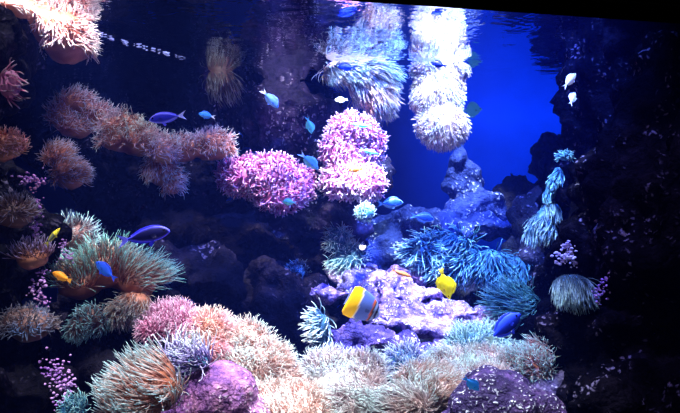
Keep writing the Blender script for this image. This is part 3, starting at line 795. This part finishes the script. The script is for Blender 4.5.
nodules('violet coralline streak on the right rock wall right of the grey teal dome anemone', [(604, 288, 1.98, 4, 6), (597, 296, 2.0, 3, 5), (610, 278, 1.98, 3, 4)], 80, .0042, NOD)

# ------------------------------------------------------------------ fish
def solid(c): return lambda x, z: c


def shade(top_c, mid_c, bot_c):
    def f(x, z):
        t = min(1, max(0, z / .2 * .5 + .5))
        a, b, k = (bot_c, mid_c, t * 2) if t < .5 else (mid_c, top_c, t * 2 - 1)
        return tuple(p * (1 - k) + q * k for p, q in zip(a, b))
    return f


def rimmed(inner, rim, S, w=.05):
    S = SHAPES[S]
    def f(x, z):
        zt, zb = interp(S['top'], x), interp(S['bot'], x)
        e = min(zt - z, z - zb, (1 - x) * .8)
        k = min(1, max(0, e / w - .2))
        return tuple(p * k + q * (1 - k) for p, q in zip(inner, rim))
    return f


def butterfly(x, z):
    s = x + z * .10
    for lim, c in ((.30, (1.0, .56, .01)), (.34, (.9, .75, .45)), (.70, (.09, .15, .52)), (.745, (.5, .10, .03)), (.79, (.01, .01, .03)), (.84, (.22, .30, .6)), (.90, (.015, .015, .10))):
        if s < lim: return c
    return (.2, .28, .6)


def clown(x, z):
    if .60 < x < .70: return (.9, .9, .95)
    return (1.0, .32, .03)


BL, BLU, TEA = (.05, .18, .85), (.10, .38, .95), (.18, .70, .90)
fish('blue_tang', 'violet blue slender tang with a forked pale tail above the orange anemone row, facing left', 164, 118, 2.3, 36, 188, 'slender_tang', rimmed((.02, .02, .45), (.22, .22, 1.0), 'slender_tang', .04), (.12, .12, .95), (.55, .55, 1.0))
fish('damselfish', 'tiny bright blue damselfish with white tail right of the violet tang', 205, 115, 2.5, 17, 168, 'damsel', shade((.03, .15, .9), (.04, .3, 1), (.2, .5, 1)), (.05, .2, .9), (.8, .8, .95))
fish('damselfish', 'blue damselfish nosing downward to the right with a pale tail, upper middle', 272, 101, 2.5, 23, -48, 'damsel', shade((.05, .12, .6), (.10, .3, .85), (.3, .55, 1)), (.15, .3, .9), (.65, .75, 1), yaw=15)
fish('damselfish', 'small turquoise damselfish pointing down in front of the back rock', 310, 127, 2.6, 16, -75, 'damsel', solid((.12, .62, .85)), (.15, .6, .85), yaw=35)
fish('damselfish', 'tiny glowing white damselfish left of the hanging straw anemone', 340, 100, 2.4, 13, 185, 'damsel', solid((1, 1, 1)), (.9, .92, 1), group=None)
fish('damselfish', 'turquoise damselfish over the top lobe of the right pink anemone', 360, 125, 2.45, 20, 172, 'slim', solid((.14, .68, .80)), (.2, .7, .8))
fish('damselfish', 'turquoise damselfish nosing right over the middle of the right pink anemone', 371, 152, 2.45, 19, -14, 'slim', solid((.14, .68, .80)), (.2, .7, .8))
fish('damselfish', 'blue damselfish between the two pink anemones, head down to the right', 311, 163, 2.45, 24, -42, 'damsel', shade((.05, .2, .7), (.12, .42, .85), (.3, .65, .95)), (.2, .5, .9), (.55, .7, 1), yaw=15)
fish('damselfish', 'turquoise damselfish low over the left pink cushion', 288, 202, 2.4, 15, 175, 'damsel', solid((.16, .62, .72)), (.3, .6, .75), yaw=20)
fish('damselfish', 'royal blue damselfish in front of the hanging straw anemone', 345, 67, 2.4, 19, 176, 'damsel', solid((.003, .025, .55)), (.005, .03, .5))
fish('damselfish', 'dark blue damselfish on the bright white hanging anemone', 437, 64, 2.4, 16, 160, 'damsel', solid((.003, .02, .35)), (.005, .02, .3), yaw=25)
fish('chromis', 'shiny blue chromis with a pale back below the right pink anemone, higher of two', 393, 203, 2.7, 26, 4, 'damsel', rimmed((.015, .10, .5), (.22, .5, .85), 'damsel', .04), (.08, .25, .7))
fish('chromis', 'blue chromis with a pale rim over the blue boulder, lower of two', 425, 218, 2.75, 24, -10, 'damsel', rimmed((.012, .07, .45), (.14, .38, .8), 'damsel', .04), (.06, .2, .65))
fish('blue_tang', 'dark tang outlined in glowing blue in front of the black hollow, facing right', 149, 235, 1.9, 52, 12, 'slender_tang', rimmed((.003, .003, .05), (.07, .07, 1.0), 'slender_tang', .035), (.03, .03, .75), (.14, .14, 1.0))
fish('blue_tang', 'bright blue fish half sunk in the big bushy anemone', 104, 269, 1.82, 26, 138, 'tang', shade((.02, .08, .9), (.03, .15, 1), (.05, .25, 1)), (.03, .1, .9))
fish('clownfish', 'small orange clownfish beside the big bushy anemone at left', 60, 276, 1.72, 20, 155, 'clown', solid((1, .36, .02)), (1, .45, .05))
fish('butterflyfish', 'grey butterflyfish with a yellow rear and dark orange bars on its head, centre', 364, 307, 1.95, 37, -29, 'square', butterfly, lambda x, z: (1, .58, .01) if x < .32 else (.2, .26, .6), (.15, .2, .55), yaw=12)
fish('yellow_tang', 'bright yellow tang hanging head down above the broad slab', 446, 287, 2.2, 31, -74, 'disc', solid((1, .86, .01)), (1, .88, .02), (1, .85, .05), roll=48)
fish('anthias', 'small orange brown fish over the lavender slab, right of the butterflyfish', 403, 274, 2.35, 21, -20, 'slim', shade((.5, .16, .03), (.6, .22, .06), (.6, .3, .15)), (.6, .25, .06))
fish('blue_tang', 'dark royal blue tang with pale tail over the shag at lower right', 507, 325, 1.82, 42, 40, 'tang', shade((.03, .08, 1), (.01, .03, .6), (.003, .005, .08)), (.03, .06, .8), (.45, .75, .85))  # bright back and black belly put light from above into the colour
fish('damselfish', 'azure damselfish low over the shag beside the speckled purple boulder', 473, 385, 1.48, 23, -42, 'damsel', shade((.02, .2, .9), (.03, .30, 1), (.08, .42, 1)), (.04, .28, .95), yaw=20)
fish('wrasse', 'thin dark wrasse with a yellow head beside the brown anemone at left', 54, 235, 1.6, 22, 50, 'slim', lambda x, z: (.9, .75, .05) if x > .55 else (.10, .12, .08), (.3, .28, .05))
fish('damselfish', 'faint round teal fish in the blue water right of the white hanging anemone', 474, 110, 3.3, 20, 5, 'disc', solid((.06, .35, .6)), (.06, .3, .6))
fish('clownfish', 'little orange and white clownfish nestled between the lobes of the right pink anemone', 354, 170, 2.42, 14, 185, 'clown', clown, (1, .4, .05))
fish('rabbitfish', 'pale white fish beside the dark rock wall at upper right, upper of two', 571, 79, 2.3, 20, 48, 'damsel', shade((.5, .55, .9), (.75, .75, .95), (.85, .85, 1)), (.6, .65, .95), yaw=10)
fish('rabbitfish', 'pale white fish beside the dark rock wall at upper right, lower of two', 573, 97, 2.3, 16, 60, 'damsel', shade((.4, .45, .8), (.7, .7, .95), (.8, .8, 1)), (.6, .65, .95), yaw=30)

# small shell and the line of air bubbles floating on the surface
bm = bmesh.new()
ring_n = 14; prev = None; tot = 44
for i in range(tot):
    t = i / (tot - 1); a = t * 4.2 * math.pi; r = .0016 + .008 * t; rr = .0012 + .006 * t
    c = Vector((math.cos(a) * r, -.02 * t + .004, math.sin(a) * r)); e = Vector((math.cos(a), 0, math.sin(a)))
    ring = [bm.verts.new(c + (e * math.cos(2 * math.pi * k / ring_n) + Vector((0, 1, 0)) * math.sin(2 * math.pi * k / ring_n)) * rr) for k in range(ring_n)]
    if prev:
        for k in range(ring_n): bm.faces.new((prev[k], prev[(k + 1) % ring_n], ring[(k + 1) % ring_n], ring[k]))
    prev = ring
me = bpy.data.meshes.new('snail_shell'); bm.to_mesh(me); bm.free(); me.polygons.foreach_set('use_smooth', np.ones(len(me.polygons), bool))
sh = link('snail_shell', me, plain_mat('shell_white', (.85, .7, .75), .3)); sh.location = P(362, 247, 2.78)
tag(sh, 'small white coiled snail shell beside the teal anemone cluster', 'shell')

BUB = plain_mat('silvery_bubble', (.3, .36, .8), .1, 1.0)
bub0 = None
for i in range(34):
    t = i / 33 + random.uniform(-.01, .01)
    px = 90 + 95 * t; d = 2.30 + .42 * t
    z = SURF_Z - .004 + random.uniform(-.002, .002)
    py = CY - (z - CZ) * F / d
    if bub0 is None:
        bm = bmesh.new(); bmesh.ops.create_uvsphere(bm, u_segments=14, v_segments=9, radius=.0035)
        for v in bm.verts: v.co.z *= .6 if v.co.z > 0 else .9
        me = bpy.data.meshes.new('air_bubble'); bm.to_mesh(me); bm.free(); me.polygons.foreach_set('use_smooth', np.ones(len(me.polygons), bool))
        o = bub0 = link('air_bubble', me, BUB)
    else:
        o = bub0.copy(); col.objects.link(o)
    o.location = P(px + random.gauss(0, 1.5), py, d); o.location.z = z
    s = random.uniform(.5, 1.5); o.scale = (s * random.uniform(1, 2.2), s, s * .8)
    tag(o, 'tiny silvery air bubble in the floating line at upper left', 'bubble', 'air bubbles floating in a line under the surface')

# ------------------------------------------------------------------ light
def spot(name, loc, tgt, watts, color, angle, blend=.6, size=.04):
    l = bpy.data.lights.new(name, 'SPOT'); l.energy = watts; l.color = color; l.spot_size = math.radians(angle); l.spot_blend = blend; l.shadow_soft_size = size
    o = bpy.data.objects.new(name, l); col.objects.link(o); o.location = loc
    o.rotation_euler = (Vector(tgt) - Vector(loc)).to_track_quat('-Z', 'Y').to_euler()
    return o


Z1 = CZ + 1.35
def key(px, py, d, watts, color, angle, dx=0, dy=-.35, blend=.7, z=None):
    t = P(px, py, d)
    return spot('tank_or_added_spot', (t.x + dx, t.y + dy, z or Z1), t, watts, color, angle, blend)  # stands for tank lamps; several calls are spots added for one subject


key(50, 40, 2.1, 560, (1, .92, 1), 26, dy=-.3)
key(439, 100, 2.75, 300, (.8, .97, 1), 22, dy=-.9)
key(340, 100, 2.4, 120, (1, 1, 1), 4, dy=-.5)  # added spot to make the tiny white damselfish shine
key(290, 115, 3.2, 70, (.75, .7, 1), 18, dy=-.6)  # added to bring out the streaks of the back rock
key(610, 280, 2.0, 90, (.5, .45, 1), 30, dx=-.3, dy=-.4)  # added weak purple wash on the right rock wall
key(362, 85, 2.78, 150, (.8, .95, 1), 24, dy=-.5)
key(265, 180, 2.65, 420, (1, .87, .94), 18, dy=-.5)
key(357, 155, 2.7, 500, (1, .86, .97), 17, dy=-.5)
key(395, 300, 2.55, 640, (.88, .82, 1), 24, dy=-.3)
key(470, 185, 3.6, 460, (.45, .6, 1), 22, dy=-.35)
key(410, 225, 3.25, 340, (.35, .5, 1), 26, dy=-.4)
key(400, 385, 1.95, 540, (.82, .93, 1), 40, dy=-.2)
key(250, 355, 1.9, 520, (.95, .93, 1), 26, dy=-.2)
key(465, 252, 2.8, 330, (.55, .8, 1), 26, dy=-.4)
key(550, 200, 2.4, 300, (.6, .85, 1), 20, dx=-.35, dy=-.35)
key(150, 140, 2.6, 100, (.88, .85, 1), 36, dy=-.5)
key(120, 280, 2.0, 110, (.95, .95, 1), 36, dy=-.3)
key(150, 385, 1.5, 300, (.95, .92, 1), 30, dy=-.48)
key(446, 287, 2.2, 160, (1, 1, .95), 9, dy=-.4)  # added for the yellow tang, which the other spots miss
key(345, 250, 2.83, 1100, (.8, .95, 1), 9, dy=-1.25)  # added to lift the teal cluster shaded by the pink anemones
key(366, 212, 2.54, 420, (.8, .95, 1), 6, dy=-.9)  # added to brighten the pale teal ball below the pink anemones
key(221, 80, 2.95, 40, (.9, .9, 1), 10, dy=-.6)  # added so the grey brown anemone shows
key(473, 384, 1.48, 70, (.8, .9, 1), 7, dy=-.3)  # added to brighten the azure damselfish
key(507, 322, 1.82, 120, (.7, .8, 1), 8, dy=-.3)
key(20, 200, 1.65, 34, (.95, .85, 1), 60, dy=-.4)
# blue floodlight on the back wall, and a blue wash over the right half
spot('blue_flood', (1.0, 3.4, CZ + 2.3), P(515, 60, 4.4), 430, (.02, .22, 1), 50, 1.0)
spot('blue_wash', (.6, 1.9, Z1 + .2), P(400, 255, 3.0), 800, (.07, .16, 1), 80, 1.0)
spot('added_front_fill', (.25, -.2, CZ + .55), (0, 2.3, CZ - .2), 13, (.7, .8, 1), 75, .8, .2)  # weak spot added near the camera to lift surfaces facing it
w = bpy.data.worlds.new('room'); bpy.context.scene.world = w; w.use_nodes = True
bgn = w.node_tree.nodes['Background']; bgn.inputs[0].default_value = (.15, .18, .9, 1); bgn.inputs[1].default_value = .02

cam = bpy.data.cameras.new('camera'); co = bpy.data.objects.new('camera', cam); col.objects.link(co)
co.location = (0, 0, CZ); co.rotation_euler = (math.radians(90), 0, 0); cam.lens = 36.0; cam.sensor_width = 36.0; cam.clip_start = .05
sc = bpy.context.scene; sc.camera = co
sc.view_settings.view_transform = 'Standard'; sc.view_settings.look = 'None'; sc.view_settings.exposure = 0.0
sc.cycles.max_bounces = 6; sc.cycles.transparent_max_bounces = 8
sc.cycles.use_denoising = True
print('tentacles', TOTAL[0])
